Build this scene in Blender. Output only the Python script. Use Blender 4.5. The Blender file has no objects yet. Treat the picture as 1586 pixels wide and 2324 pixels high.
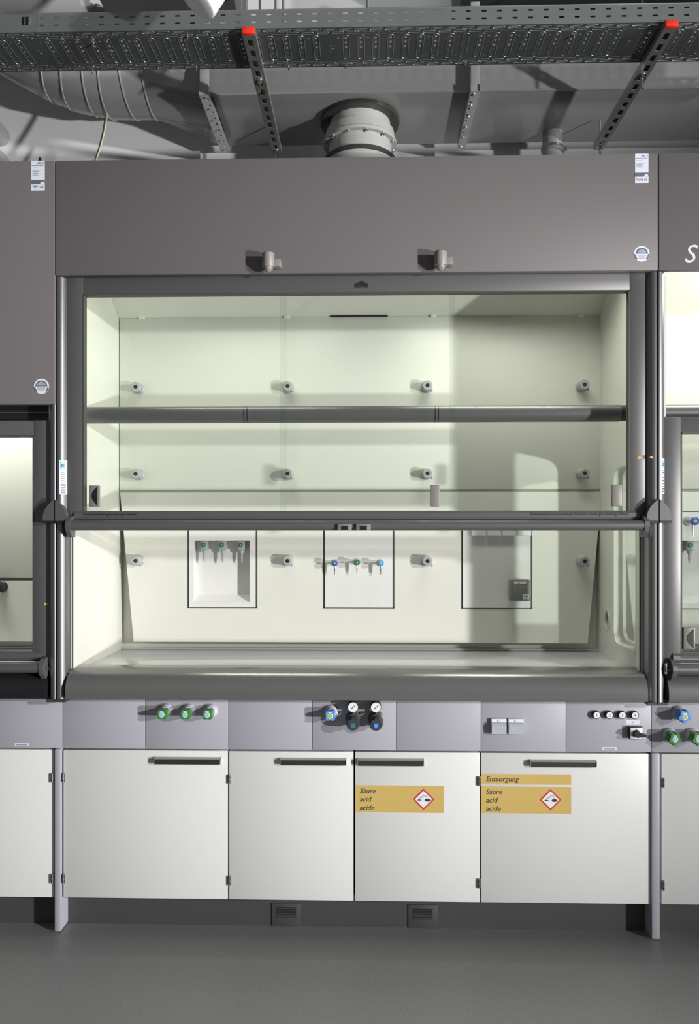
import bpy, bmesh, math, random
from math import sin, cos, pi, radians
from mathutils import Vector, Matrix

random.seed(7)
SC = bpy.context.scene
COL = SC.collection

# ------------------------------------------------------------------ camera
cam_d = bpy.data.cameras.new('camera')
cam = bpy.data.objects.new('camera', cam_d)
COL.objects.link(cam)
cam.location = (1.0973, -2.6758, 1.4303)
cam.rotation_euler = (radians(90), 0, 0.0240)
cam_d.sensor_fit = 'VERTICAL'
cam_d.sensor_height = 36.0
cam_d.lens = 1703.3 / 2324 * 36.0
cam_d.shift_y = 50.1 / 2324
cam_d.clip_end = 60
SC.camera = cam

# ------------------------------------------------------------------ world, lights, exposure
SC.view_settings.view_transform = 'Standard'
SC.view_settings.look = 'None'
SC.view_settings.gamma = 1
SC.view_settings.exposure = 0.0
world = bpy.data.worlds.new('world')
SC.world = world
world.use_nodes = True
bg = world.node_tree.nodes['Background']
bg.inputs[0].default_value = (0.95, 0.97, 1.0, 1)
bg.inputs[1].default_value = 0.17


def area_light(name, loc, target, energy, size, color=(1, 1, 1), size_y=None, spread=None):
    d = bpy.data.lights.new(name, 'AREA')
    d.energy = energy
    d.color = color
    d.size = size
    if size_y:
        d.shape = 'RECTANGLE'
        d.size_y = size_y
    else:
        d.shape = 'DISK'
    if spread:
        d.spread = spread
    o = bpy.data.objects.new(name, d)
    COL.objects.link(o)
    o.location = loc
    o.rotation_euler = (Vector(target) - Vector(loc)).to_track_quat('-Z', 'Y').to_euler()
    return o




def spot_lamp(name, loc, target, energy, angle, radius, color=(1, 1, 1)):
    d = bpy.data.lights.new(name, 'SPOT')
    d.energy = energy
    d.color = color
    d.spot_size = radians(angle)
    d.spot_blend = 1.0
    d.shadow_soft_size = radius
    o = bpy.data.objects.new(name, d)
    COL.objects.link(o)
    o.location = loc
    o.rotation_euler = (Vector(target) - Vector(loc)).to_track_quat('-Z', 'Y').to_euler()
    return o


# two studio lamps on one stand to the right of the photographer throw the crisp shadows to the left
spot_lamp('key_lamp_high', (6.0, -3.8, 2.22), (-7.25, 0, 2.2), 1490, 84, 0.09, (1.0, 0.99, 0.98))
spot_lamp('key_lamp_low', (6.1, -3.8, 0.72), (-7.25, 0, 3.0), 1840, 84, 0.09, (1.0, 0.99, 0.98))
# light strips inside the three hoods, above the sash, behind the front panels
LAMP = (1.0, 1.0, 0.90)
area_light('hood_lamp_main', (0.58, 0.09, 2.46), (0.58, 0.33, 0.9), 2.2, 0.75, LAMP, 0.06, radians(125))
area_light('hood_lamp_main_second', (1.66, 0.09, 2.46), (1.70, 0.33, 0.8), 3.6, 0.70, LAMP, 0.06, radians(125))
area_light('hood_lamp_left', (-0.55, 0.14, 2.3), (-0.5, 0.4, 1.1), 15, 0.6, (1, 1, 0.95), 0.06)
# added unseen fill light that brightens the wall above the box duct
area_light('wall_fill_light', (1.12, 0.42, 4.2), (1.12, 0.8, 3.6), 1.0, 0.8, (1, 1, 1), 0.06)
area_light('hood_lamp_right', (2.65, 0.12, 2.47), (2.6, 0.45, 1.0), 9, 0.6, (1, 1, 0.94), 0.06)


# ------------------------------------------------------------------ materials
def mat(name, col, rough=0.5, metal=0.0, noise=0.0, nscale=40.0, bump=0.0, spec=0.5, coat=0.0):
    m = bpy.data.materials.new(name)
    m.use_nodes = True
    nt = m.node_tree
    b = nt.nodes['Principled BSDF']
    b.inputs['Base Color'].default_value = (*col, 1)
    b.inputs['Roughness'].default_value = rough
    b.inputs['Metallic'].default_value = metal
    b.inputs['Specular IOR Level'].default_value = spec
    if coat:
        b.inputs['Coat Weight'].default_value = coat
    if noise or bump:
        tc = nt.nodes.new('ShaderNodeTexCoord')
        n = nt.nodes.new('ShaderNodeTexNoise')
        n.inputs['Scale'].default_value = nscale
        n.inputs['Detail'].default_value = 3
        nt.links.new(tc.outputs['Object'], n.inputs['Vector'])
        if noise:
            mx = nt.nodes.new('ShaderNodeMixRGB')
            mx.inputs[1].default_value = (*[max(0, c * (1 - noise)) for c in col], 1)
            mx.inputs[2].default_value = (*[min(1, c * (1 + noise)) for c in col], 1)
            nt.links.new(n.outputs['Fac'], mx.inputs[0])
            nt.links.new(mx.outputs[0], b.inputs['Base Color'])
        if bump:
            bp = nt.nodes.new('ShaderNodeBump')
            bp.inputs['Strength'].default_value = bump
            bp.inputs['Distance'].default_value = 0.002
            nt.links.new(n.outputs['Fac'], bp.inputs['Height'])
            nt.links.new(bp.outputs[0], b.inputs['Normal'])
    return m


M = {}
M['panel'] = mat('grey_brown_laminate', (0.148, 0.134, 0.137), 0.52, 0, 0.03, 300, 0.02)
M['frame'] = mat('grey_coated_metal', (0.138, 0.136, 0.136), 0.40, 0.4, 0.03, 200)
M['frame_dark'] = mat('dark_grey_metal', (0.07, 0.07, 0.068), 0.4, 0.4, 0.03, 120)
M['silver'] = mat('brushed_aluminium', (0.235, 0.235, 0.24), 0.36, 0.85, 0.04, 260)
M['sill'] = mat('satin_grey_sill', (0.24, 0.235, 0.235), 0.24, 0.6, 0.03, 260)
M['liner'] = mat('cream_liner', (0.66, 0.665, 0.60), 0.38, 0, 0.015, 6)
M['insert'] = mat('white_insert', (0.68, 0.68, 0.66), 0.4, 0, 0.01, 6)
M['worktop'] = mat('pale_grey_ceramic', (0.62, 0.62, 0.63), 0.16, 0, 0.02, 30)
M['cab'] = mat('white_laminate', (0.70, 0.70, 0.685), 0.4, 0, 0.015, 4)
M['fascia'] = mat('lilac_grey_laminate', (0.385, 0.375, 0.425), 0.45, 0, 0.02, 200)
M['plinth'] = mat('charcoal_plinth', (0.06, 0.06, 0.062), 0.5, 0, 0.05, 60)
M['black'] = mat('black_plastic', (0.012, 0.012, 0.014), 0.4)
M['gap'] = mat('dark_gasket_and_gap_shade', (0.06, 0.062, 0.05), 0.6)  # rubber seals, and the painted shade in gaps round the inserts
M['joint'] = mat('olive_joint', (0.30, 0.31, 0.25), 0.6)
M['grip'] = mat('taupe_plastic', (0.22, 0.205, 0.19), 0.45, 0.1)
M['handle'] = mat('nickel_handle', (0.42, 0.41, 0.36), 0.35, 0.8)
M['brown'] = mat('dark_bronze', (0.022, 0.020, 0.014), 0.6, 0.0)
M['collar'] = mat('pale_lilac_plastic', (0.50, 0.49, 0.54), 0.45)
M['spigot'] = mat('grey_plastic', (0.36, 0.36, 0.37), 0.4)
M['sensor'] = mat('beige_grey_plastic', (0.24, 0.222, 0.205), 0.45)
M['white'] = mat('white_plastic', (0.80, 0.80, 0.82), 0.35)
M['paper'] = mat('white_sticker', (0.74, 0.77, 0.86), 0.5)
M['ink'] = mat('dark_ink', (0.035, 0.035, 0.045), 0.6)
M['slate'] = mat('slate_print', (0.12, 0.14, 0.18), 0.6)
M['green'] = mat('green_plastic', (0.055, 0.22, 0.045), 0.35)
M['dkgreen'] = mat('dark_green_plastic', (0.02, 0.15, 0.09), 0.35)
M['blue'] = mat('blue_plastic', (0.10, 0.30, 0.72), 0.35)
M['dkblue'] = mat('dark_blue_plastic', (0.03, 0.09, 0.42), 0.35)
M['ltblue'] = mat('light_blue_print', (0.30, 0.52, 0.80), 0.5)
M['lime'] = mat('lime_print', (0.42, 0.50, 0.06), 0.5)
M['label'] = mat('ochre_label', (0.60, 0.42, 0.125), 0.5, 0, 0.02, 90)
M['red'] = mat('red_print', (0.60, 0.04, 0.04), 0.5)
M['redcap'] = mat('red_plastic', (0.80, 0.035, 0.02), 0.45)
M['yellow'] = mat('yellow_print', (0.65, 0.42, 0.06), 0.5)
M['letter'] = mat('pale_lettering', (0.72, 0.72, 0.72), 0.5)
M['outlet'] = mat('pale_blue_grey_plastic', (0.44, 0.46, 0.49), 0.35)
M['outlet_dark'] = mat('mid_grey_plastic', (0.20, 0.205, 0.18), 0.4)
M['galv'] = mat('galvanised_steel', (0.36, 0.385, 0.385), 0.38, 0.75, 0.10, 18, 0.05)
M['galv_shaded'] = mat('galvanised_steel_shaded', (0.17, 0.18, 0.18), 0.42, 0.7, 0.10, 18, 0.05)  # same steel as the tray sides, darkened to paint in the underside's shade
M['galv_light'] = mat('bright_zinc', (0.46, 0.47, 0.45), 0.34, 0.8, 0.08, 30)
M['duct'] = mat('grey_duct_plastic', (0.36, 0.36, 0.36), 0.2, 0, 0.05, 3)
M['duct_light'] = mat('pale_grey_duct_plastic', (0.46, 0.465, 0.45), 0.32, 0, 0.04, 8)
M['duct_dark'] = mat('dark_duct_plastic', (0.075, 0.075, 0.075), 0.5, 0, 0.05, 3)
M['steel'] = mat('polished_steel', (0.7, 0.7, 0.68), 0.2, 1.0)
M['wall'] = mat('white_wall', (0.82, 0.82, 0.83), 0.7, 0, 0.02, 3, 0.05)
M['ceiling'] = mat('grey_concrete', (0.12, 0.12, 0.118), 0.8, 0, 0.12, 3)
M['cable_white'] = mat('white_cable', (0.62, 0.62, 0.55), 0.5)
M['cable_yellow'] = mat('yellow_green_cable', (0.42, 0.44, 0.14), 0.5)


def floor_mat():
    m = bpy.data.materials.new('speckled_linoleum')
    m.use_nodes = True
    nt = m.node_tree
    b = nt.nodes['Principled BSDF']
    tc = nt.nodes.new('ShaderNodeTexCoord')
    n = nt.nodes.new('ShaderNodeTexNoise')
    n.inputs['Scale'].default_value = 160
    n.inputs['Detail'].default_value = 4
    r = nt.nodes.new('ShaderNodeValToRGB')
    r.color_ramp.elements[0].position = 0.36
    r.color_ramp.elements[0].color = (0.200, 0.200, 0.198, 1)
    r.color_ramp.elements[1].position = 0.66
    r.color_ramp.elements[1].color = (0.250, 0.250, 0.247, 1)
    v = nt.nodes.new('ShaderNodeTexVoronoi')
    v.inputs['Scale'].default_value = 75
    lt = nt.nodes.new('ShaderNodeMath')
    lt.operation = 'LESS_THAN'
    lt.inputs[1].default_value = 0.09
    sep = nt.nodes.new('ShaderNodeSeparateColor')
    gt = nt.nodes.new('ShaderNodeMath')
    gt.operation = 'GREATER_THAN'
    gt.inputs[1].default_value = 0.78
    mu = nt.nodes.new('ShaderNodeMath')
    mu.operation = 'MULTIPLY'
    mx = nt.nodes.new('ShaderNodeMixRGB')
    mx.inputs[2].default_value = (0.26, 0.26, 0.25, 1)
    for a in (n, v):
        nt.links.new(tc.outputs['Object'], a.inputs['Vector'])
    nt.links.new(n.outputs['Fac'], r.inputs[0])
    nt.links.new(v.outputs['Distance'], lt.inputs[0])
    nt.links.new(v.outputs['Color'], sep.inputs[0])
    nt.links.new(sep.outputs[0], gt.inputs[0])
    nt.links.new(lt.outputs[0], mu.inputs[0])
    nt.links.new(gt.outputs[0], mu.inputs[1])
    nt.links.new(mu.outputs[0], mx.inputs[0])
    nt.links.new(r.outputs[0], mx.inputs[1])
    nt.links.new(mx.outputs[0], b.inputs['Base Color'])
    b.inputs['Roughness'].default_value = 0.42
    return m


M['floor'] = floor_mat()


def glass_mat():
    m = bpy.data.materials.new('clear_glass')
    m.use_nodes = True
    nt = m.node_tree
    nt.nodes.remove(nt.nodes['Principled BSDF'])
    out = nt.nodes['Material Output']
    t = nt.nodes.new('ShaderNodeBsdfTransparent')
    t.inputs[0].default_value = (0.965, 0.98, 0.965, 1)
    g = nt.nodes.new('ShaderNodeBsdfGlossy')
    g.inputs['Roughness'].default_value = 0.01
    lw = nt.nodes.new('ShaderNodeLayerWeight')
    lw.inputs['Blend'].default_value = 0.5
    pw = nt.nodes.new('ShaderNodeMath')
    pw.operation = 'POWER'
    pw.inputs[1].default_value = 5.0
    ml = nt.nodes.new('ShaderNodeMath')
    ml.operation = 'MULTIPLY_ADD'
    ml.inputs[1].default_value = 0.9
    ml.inputs[2].default_value = 0.025
    mx = nt.nodes.new('ShaderNodeMixShader')
    nt.links.new(lw.outputs['Facing'], pw.inputs[0])
    nt.links.new(pw.outputs[0], ml.inputs[0])
    nt.links.new(ml.outputs[0], mx.inputs[0])
    nt.links.new(t.outputs[0], mx.inputs[1])
    nt.links.new(g.outputs[0], mx.inputs[2])
    nt.links.new(mx.outputs[0], out.inputs[0])
    return m


M['glass'] = glass_mat()


# ------------------------------------------------------------------ geometry helpers (world metres)
class MB:
    """collects geometry for ONE mesh; several material slots allowed"""

    def __init__(s, *mats):
        s.bm = bmesh.new()
        s.mats = list(mats)
        s.cur = 0

    def use(s, m):
        if m not in s.mats:
            s.mats.append(m)
        s.cur = s.mats.index(m)
        return s

    def _f(s, vs, smooth=False):
        try:
            f = s.bm.faces.new(vs)
        except ValueError:
            return None
        f.material_index = s.cur
        f.smooth = smooth
        return f

    def box(s, x0, x1, y0, y1, z0, z1, b=0.0, rot=None, seg=2):
        if b > 0:
            t = bmesh.new()
        else:
            t = s.bm
        P = [(x, y, z) for x in (x0, x1) for y in (y0, y1) for z in (z0, z1)]
        vs = [t.verts.new(p) for p in P]
        Q = [(0, 1, 3, 2), (4, 6, 7, 5), (0, 4, 5, 1), (2, 3, 7, 6), (0, 2, 6, 4), (1, 5, 7, 3)]
        for q in Q:
            f = t.faces.new([vs[i] for i in q])
            f.material_index = s.cur
        if b > 0:
            bmesh.ops.bevel(t, geom=list(t.edges), offset=b, segments=seg, profile=0.5, affect='EDGES')
            for f in t.faces:
                f.material_index = s.cur
                f.smooth = True
            if rot is not None:
                bmesh.ops.transform(t, matrix=rot, verts=list(t.verts))
            s._merge(t)
        elif rot is not None:
            bmesh.ops.transform(t, matrix=rot, verts=vs)
        return s

    def _merge(s, t):
        me = bpy.data.meshes.new('tmp')
        t.to_mesh(me)
        t.free()
        s.bm.from_mesh(me)
        bpy.data.meshes.remove(me)

    def add_mesh(s, me, mtx=None):
        if mtx is not None:
            me.transform(mtx)
        n = len(s.bm.faces)
        s.bm.from_mesh(me)
        s.bm.faces.ensure_lookup_table()
        for i in range(n, len(s.bm.faces)):
            s.bm.faces[i].material_index = s.cur
        bpy.data.meshes.remove(me)
        return s

    def lathe(s, p0, axis, prof, seg=24, cap=True):
        """prof: list of (t along axis, radius)"""
        a = Vector(axis).normalized()
        u = a.orthogonal().normalized()
        w = a.cross(u)
        p0 = Vector(p0)
        rings = []
        for t, r in prof:
            if r < 1e-6:
                rings.append([s.bm.verts.new(p0 + a * t)])
            else:
                rings.append([s.bm.verts.new(p0 + a * t + (u * cos(2 * pi * k / seg) + w * sin(2 * pi * k / seg)) * r) for k in range(seg)])
        for A, B in zip(rings, rings[1:]):
            for k in range(seg):
                k2 = (k + 1) % seg
                if len(A) == 1 and len(B) == 1:
                    continue
                if len(A) == 1:
                    s._f([A[0], B[k2], B[k]], True)
                elif len(B) == 1:
                    s._f([A[k], A[k2], B[0]], True)
                else:
                    s._f([A[k], A[k2], B[k2], B[k]], True)
        if cap:
            for R, fl in ((rings[0], True), (rings[-1], False)):
                if len(R) > 1:
                    s._f(list(reversed(R)) if fl else R)
        return s

    def cyl(s, p0, p1, r, seg=20, r1=None):
        p0 = Vector(p0)
        p1 = Vector(p1)
        L = (p1 - p0).length
        return s.lathe(p0, p1 - p0, [(0, r), (L, r if r1 is None else r1)], seg)

    def prism(s, poly, axis, a0, a1, smooth=False):
        """poly: 2D points; axis x -> (y,z), y -> (x,z), z -> (x,y)"""
        def P(p, a):
            return {'x': (a, p[0], p[1]), 'y': (p[0], a, p[1]), 'z': (p[0], p[1], a)}[axis]
        A = [s.bm.verts.new(P(p, a0)) for p in poly]
        B = [s.bm.verts.new(P(p, a1)) for p in poly]
        n = len(poly)
        for i in range(n):
            s._f([A[i], A[(i + 1) % n], B[(i + 1) % n], B[i]], smooth)
        s._f(list(reversed(A)))
        s._f(B)
        return s

    def tube(s, pts, r, seg=10, cap=True):
        pts = [Vector(p) for p in pts]
        rings = []
        up = None
        for i, p in enumerate(pts):
            d = (pts[min(i + 1, len(pts) - 1)] - pts[max(i - 1, 0)]).normalized()
            if up is None:
                up = d.orthogonal().normalized()
            u = (up - d * up.dot(d)).normalized()
            up = u
            w = d.cross(u)
            rr = r[i] if isinstance(r, (list, tuple)) else r
            rings.append([s.bm.verts.new(p + (u * cos(2 * pi * k / seg) + w * sin(2 * pi * k / seg)) * rr) for k in range(seg)])
        for A, B in zip(rings, rings[1:]):
            for k in range(seg):
                s._f([A[k], A[(k + 1) % seg], B[(k + 1) % seg], B[k]], True)
        if cap:
            s._f(list(reversed(rings[0])))
            s._f(rings[-1])
        return s

    def disc_y(s, x, y, z, r, seg=24):
        vs = [s.bm.verts.new((x + r * cos(2 * pi * k / seg), y, z + r * sin(2 * pi * k / seg))) for k in range(seg)]
        s._f(vs)
        return s

    def poly_y(s, pts, y):
        s._f([s.bm.verts.new((p[0], y, p[1])) for p in pts])
        return s

    def rect_y(s, x0, x1, z0, z1, y):
        return s.poly_y([(x0, z0), (x1, z0), (x1, z1), (x0, z1)], y)

    def text(s, txt, x, y, z, size, shear=0.0, align='LEFT', sx=1.0, ext=0.0002):
        """lettering standing upright on a face that looks towards -Y"""
        cu = bpy.data.curves.new('txt', 'FONT')
        cu.body = txt
        cu.size = size
        cu.shear = shear
        cu.align_x = align
        cu.extrude = ext
        cu.resolution_u = 3
        o = bpy.data.objects.new('txt', cu)
        me = bpy.data.meshes.new_from_object(o)
        bpy.data.objects.remove(o)
        bpy.data.curves.remove(cu)
        mt = Matrix.Translation((x, y, z)) @ Matrix.Rotation(pi / 2, 4, 'X') @ Matrix.Diagonal((sx, 1, 1, 1))
        return s.add_mesh(me, mt)

    def sheet(s, outer, holes, thick, mtx):
        """flat plate with real holes; outer and holes are 2D polygons"""
        cu = bpy.data.curves.new('sheet', 'CURVE')
        cu.dimensions = '2D'
        cu.fill_mode = 'BOTH'
        cu.extrude = thick / 2
        for pl in [outer] + holes:
            sp = cu.splines.new('POLY')
            sp.points.add(len(pl) - 1)
            for p, q in zip(sp.points, pl):
                p.co = (q[0], q[1], 0, 1)
            sp.use_cyclic_u = True
        o = bpy.data.objects.new('sheet', cu)
        me = bpy.data.meshes.new_from_object(o)
        bpy.data.objects.remove(o)
        bpy.data.curves.remove(cu)
        return s.add_mesh(me, mtx)


def rrect(x0, x1, y0, y1, r, n=5):
    P = []
    for cx, cy, a in ((x1 - r, y1 - r, 0), (x0 + r, y1 - r, 90), (x0 + r, y0 + r, 180), (x1 - r, y0 + r, 270)):
        for k in range(n + 1):
            t = radians(a + 90 * k / n)
            P.append((cx + r * cos(t), cy + r * sin(t)))
    return P


YZ = Matrix(((0, 0, 1, 0), (1, 0, 0, 0), (0, 1, 0, 0), (0, 0, 0, 1)))      # (u,v,w) -> (w,u,v): plate normal X
XZ = Matrix(((1, 0, 0, 0), (0, 0, -1, 0), (0, 1, 0, 0), (0, 0, 0, 1)))     # (u,v,w) -> (u,-w,v): plate normal Y

ORG = {}


def thing(name, label, cat, loc, group=None, kind=None):
    o = bpy.data.objects.new(name, None)
    o.empty_display_size = 0.05
    COL.objects.link(o)
    o.location = loc
    o['label'] = label
    o['category'] = cat
    if group:
        o['group'] = group
    if kind:
        o['kind'] = kind
    ORG[o.name] = Vector(loc)
    return o


def finish(mb, name, origin):
    bm = mb.bm
    bmesh.ops.recalc_face_normals(bm, faces=list(bm.faces))
    for e in bm.edges:
        if len(e.link_faces) == 2 and e.calc_face_angle(0) > radians(32):
            e.smooth = False
    bmesh.ops.translate(bm, verts=list(bm.verts), vec=-origin)
    me = bpy.data.meshes.new(name)
    bm.to_mesh(me)
    bm.free()
    for m in mb.mats:
        me.materials.append(M[m])
    return me


def part(name, mb, parent, label=None):
    org = ORG[parent.name]
    o = bpy.data.objects.new(name, finish(mb, name, org))
    COL.objects.link(o)
    o.parent = parent
    ORG[o.name] = org
    if label:
        o['label'] = label
    return o


def single(name, mb, label, cat, group=None):
    bb = [v.co for v in mb.bm.verts]
    org = Vector((sum(v.x for v in bb) / len(bb), sum(v.y for v in bb) / len(bb), min(v.z for v in bb)))
    o = bpy.data.objects.new(name, finish(mb, name, org))
    COL.objects.link(o)
    o.location = org
    o['label'] = label
    o['category'] = cat
    if group:
        o['group'] = group
    ORG[o.name] = org
    return o


def struct(name, mb):
    o = bpy.data.objects.new(name, finish(mb, name, Vector((0, 0, 0))))
    COL.objects.link(o)
    o['kind'] = 'structure'
    ORG[o.name] = Vector((0, 0, 0))
    return o


def children(o):
    return [c for c in bpy.data.objects if c.parent == o]


def dup_tree(o, off=(0, 0, 0), parent=None, label=None):
    c = o.copy()
    COL.objects.link(c)
    c.parent = parent
    c.location = Vector(o.location) + Vector(off)
    if label:
        c['label'] = label
    ORG[c.name] = Vector(c.location) if parent is None else ORG[parent.name]
    for ch in children(o):
        dup_tree(ch, (0, 0, 0), c)
    return c


# ------------------------------------------------------------------ the room
WALL_Y = 0.80
struct('floor', MB('floor').box(-5, 8, -7, WALL_Y, -0.1, 0))
struct('wall_back', MB('wall').box(-5, 8, WALL_Y, WALL_Y + 0.15, 0, 4.3))
struct('ceiling', MB('ceiling').box(-5, 8, -3.2, WALL_Y, 4.3, 4.4))


# ------------------------------------------------------------------ fume hoods
def rating_label(parent, x0, x1, z0, z1, y):
    """white approval sticker with the test mark at its foot"""
    w, h = x1 - x0, z1 - z0
    m = MB('paper', 'slate', 'ink')
    m.use('paper').box(x0, x1, y - 0.0006, y, z0, z1)
    yy = y - 0.0009
    m.use('slate').rect_y(x0, x1, z0 + 0.21 * h, z0 + 0.35 * h, yy)
    m.use('paper').poly_y([(x0 + 0.62 * w, z0 + 0.215 * h), (x1, z0 + 0.215 * h), (x0 + 0.95 * w, z0 + 0.28 * h), (x0 + 0.82 * w, z0 + 0.31 * h)], yy - 0.0002)
    m.use('slate').rect_y(x0 + 0.06 * w, x1 - 0.06 * w, z0 + 0.835 * h, z0 + 0.85 * h, yy)
    for k, (f, L) in enumerate(((0.75, 0.4), (0.67, 0.7), (0.635, 0.5), (0.575, 0.42), (0.545, 0.66), (0.50, 0.4))):
        m.rect_y(x0 + 0.1 * w, x0 + (0.1 + L) * w, z0 + f * h, z0 + (f + 0.014) * h, yy)
    m.use('ink').text('MC 7', x1 - 0.05 * w, yy, z0 + 0.885 * h, 0.1 * h, 0.25, 'RIGHT')
    m.text('TÜV', x0 + 0.08 * w, yy, z0 + 0.075 * h, 0.115 * h, 0, 'LEFT', 0.85)
    m.rect_y(x0 + 0.57 * w, x0 + 0.6 * w, z0 + 0.05 * h, z0 + 0.18 * h, yy)
    m.text('GS', x0 + 0.63 * w, yy, z0 + 0.075 * h, 0.10 * h, 0.3, 'LEFT', 1.0)
    part('rating_label', m, parent, 'white approval sticker with small print')


def round_seal(parent, x, z, y, r=0.027):
    m = MB('paper', 'slate', 'ink')
    m.use('paper').lathe((x, y, z), (0, -1, 0), [(0, r), (0.0006, r)], 32)
    yy = y - 0.0009
    up = [(x + 0.78 * r * cos(pi * k / 18), z + 0.78 * r * sin(pi * k / 18)) for k in range(19)]
    m.use('slate').poly_y(up, yy)
    m.use('paper')
    for k in range(-4, 5):
        hh = 0.55 * r * (1 - abs(k) / 7)
        m.rect_y(x + k * 0.12 * r - 0.025 * r, x + k * 0.12 * r + 0.025 * r, z + 0.12 * r, z + 0.12 * r + hh, yy - 0.0002)
    m.use('slate')
    for k, L in ((-0.2, 0.55), (-0.38, 0.5), (-0.56, 0.4)):
        m.rect_y(x - L * r, x + L * r, z + k * r - 0.03 * r, z + k * r + 0.03 * r, yy)
    for sx in (-1, 1):
        pts = [(x + sx * r * f * cos(a), z - r * f * sin(a)) for f, a in ((0.99, 0.05), (0.99, 0.45), (0.99, 0.85), (0.8, 0.85), (0.8, 0.45), (0.8, 0.05))]
        m.poly_y(pts, yy)
    part('round_seal', m, parent, 'round white inspection seal')


def post_profile(side, x_in, x_out, y_front=-0.055, y_back=0.03):
    """quarter-round corner profile, flush at the seam, curving back to the opening"""
    P = [(x_out, y_back), (x_out, y_front + 0.002)]
    w = x_in - x_out
    P.append((x_out + w * 0.1, y_front))
    for k in range(9):
        t = k / 8 * pi / 2
        P.append((x_out + w * (0.2 + 0.8 * sin(t)), y_front + 0.040 * (1 - cos(t))))
    P.append((x_in, y_back))
    return P


def grip(parent, x0, x1, z0, z1, y, crescent, side=1):
    m = MB('grip', 'black')
    m.use('grip').box(x0, x1, y - 0.014, y, z0, z1, 0.0015)
    if crescent:
        n = 12
        w, h = x1 - x0, z1 - z0
        a = [(x0 + w * (0.5 + 0.35 * side), z0 + h * (0.06 + 0.88 * k / n)) for k in range(n + 1)]
        b = [(x0 + w * (0.5 + 0.35 * side) - side * w * 0.55 * sin(pi * k / n), z0 + h * (0.06 + 0.88 * k / n)) for k in range(n, -1, -1)]
        m.use('black').prism(a + b[1:-1], 'y', y - 0.0155, y - 0.0135)
    return part('pane_grip', m, parent, 'taupe finger grip' + (' with dark crescent hollow' if crescent else ''))


def build_sash(hood, X0, W, dz, panes, grips, texts, catches, arrows, logo):
    """vertical sash; dz = 0 is raised, negative is lowered"""
    xa, xb = X0 + 0.0285, X0 + W - 0.030
    oa, ob = X0 + 0.0885, X0 + W - 0.0885
    zt, zb = (2.3345 + dz if dz else 2.3600), 1.4770 + dz
    ot, ob_z = 2.281 + dz, 1.5125 + dz
    yf, yb = -0.036, -0.010
    m = MB('frame')
    m.box(xa, oa, yf, yb, zb, zt, 0.0025)
    m.box(ob, xb, yf, yb, zb, zt, 0.0025)
    m.box(oa, ob, yf + 0.001, yb, ot, zt - 0.0005, 0.0015)
    # lower rail: rounded nose
    prof = [(yb, ob_z), (yf - 0.001, ob_z), (yf - 0.006, ob_z - 0.008), (yf - 0.008, ob_z - 0.022), (yf - 0.004, zb + 0.002), (yb, zb)]
    m.prism(prof, 'x', oa - 0.03, ob + 0.03)
    sash = part('sash', m, hood)
    # gasket line round the opening
    g = MB('gap')
    g.box(oa - 0.001, oa + 0.0035, yf - 0.0006, yb, ob_z, ot)
    g.box(ob - 0.0045, ob + 0.001, yf - 0.0006, yb, ob_z, ot)
    g.box(oa, ob, yf - 0.0006, yb, ot - 0.004, ot + 0.001)
    part('sash_gasket', g, sash, 'black rubber seal')
    for i, (pa, pb) in enumerate(panes):
        y = -0.026 if i % 2 == 0 else -0.018
        part('glass_pane', MB('glass').box(pa, pb, y - 0.002, y + 0.002, ob_z - 0.004, ot + 0.004), sash, 'clear glass')
    for gx0, gx1, cres, side in grips:
        grip(sash, gx0, gx1, 1.527 + dz, 1.603 + dz, -0.028, cres, side)
    # handle tube
    hr = MB('frame').cyl((xa + 0.018, -0.062, 1.4605 + dz), (xb - 0.010, -0.062, 1.4605 + dz), 0.0185, 28)
    hr.box(xa + 0.03, xb - 0.02, -0.056, -0.03, 1.462 + dz, 1.474 + dz)
    part('handle_rail', hr, sash, 'rounded grip bar')
    for sx, x in ((1, xa + 0.022), (-1, xb - 0.014)):
        e = MB('frame')
        pr = [(-0.03, 1.497), (-0.062, 1.492), (-0.080, 1.474), (-0.083, 1.458), (-0.076, 1.440), (-0.058, 1.420), (-0.03, 1.418)]
        e.prism([(p[0], p[1] + dz) for p in pr], 'x', x - 0.008, x + 0.008)
        e.cyl((x, -0.062, 1.459 + dz), (x - sx * 0.018, -0.062, 1.459 + dz), 0.005, 12)
        part('handle_end_bracket', e, sash, 'cast end bracket')
    for cx0, cx1 in catches:
        c = MB('grip', 'black')
        c.use('grip').box(cx0, cx1, -0.089, -0.060, 1.4425 + dz, 1.4655 + dz, 0.002)
        c.use('black').box(cx0 + 0.013, cx1 - 0.013, -0.0897, -0.085, 1.4445 + dz, 1.459 + dz)
        part('handle_catch', c, sash, 'small push catch with a dark slot')
    if texts:
        for txt, x, al in texts:
            t = MB('ink').text(txt, x, yf - 0.0085, ob_z - 0.0165, 0.0142, 0.25, al)
            part('sash_lettering', t, sash, 'small dark italic print')
    if logo:
        t = MB('ink')
        c = X0 + W / 2 + 0.027
        for k in range(-6, 7):
            hh = 0.021 - 0.0019 * abs(k)
            t.box(c + k * 0.0038 - 0.0008, c + k * 0.0038 + 0.0008, yf - 0.0009, yf, 2.300 + dz + 0.001, 2.300 + dz + hh)
        t.text('WALDNER', c, yf - 0.0006, 2.2955 + dz, 0.0105, 0, 'CENTER')
        part('maker_emblem', t, sash, 'dark fan-shaped emblem of upright strokes')
    if arrows:
        t = MB('yellow')
        for x0, x1, z in arrows:
            t.prism([(x0, z - 0.006), (x1, z), (x0, z + 0.006)], 'y', yf - 0.0008, yf + 0.0005)
        part('arrow_mark', t, sash, 'yellow triangle mark')
    return sash


def tap_down(m, x, y, z):
    pass


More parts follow.
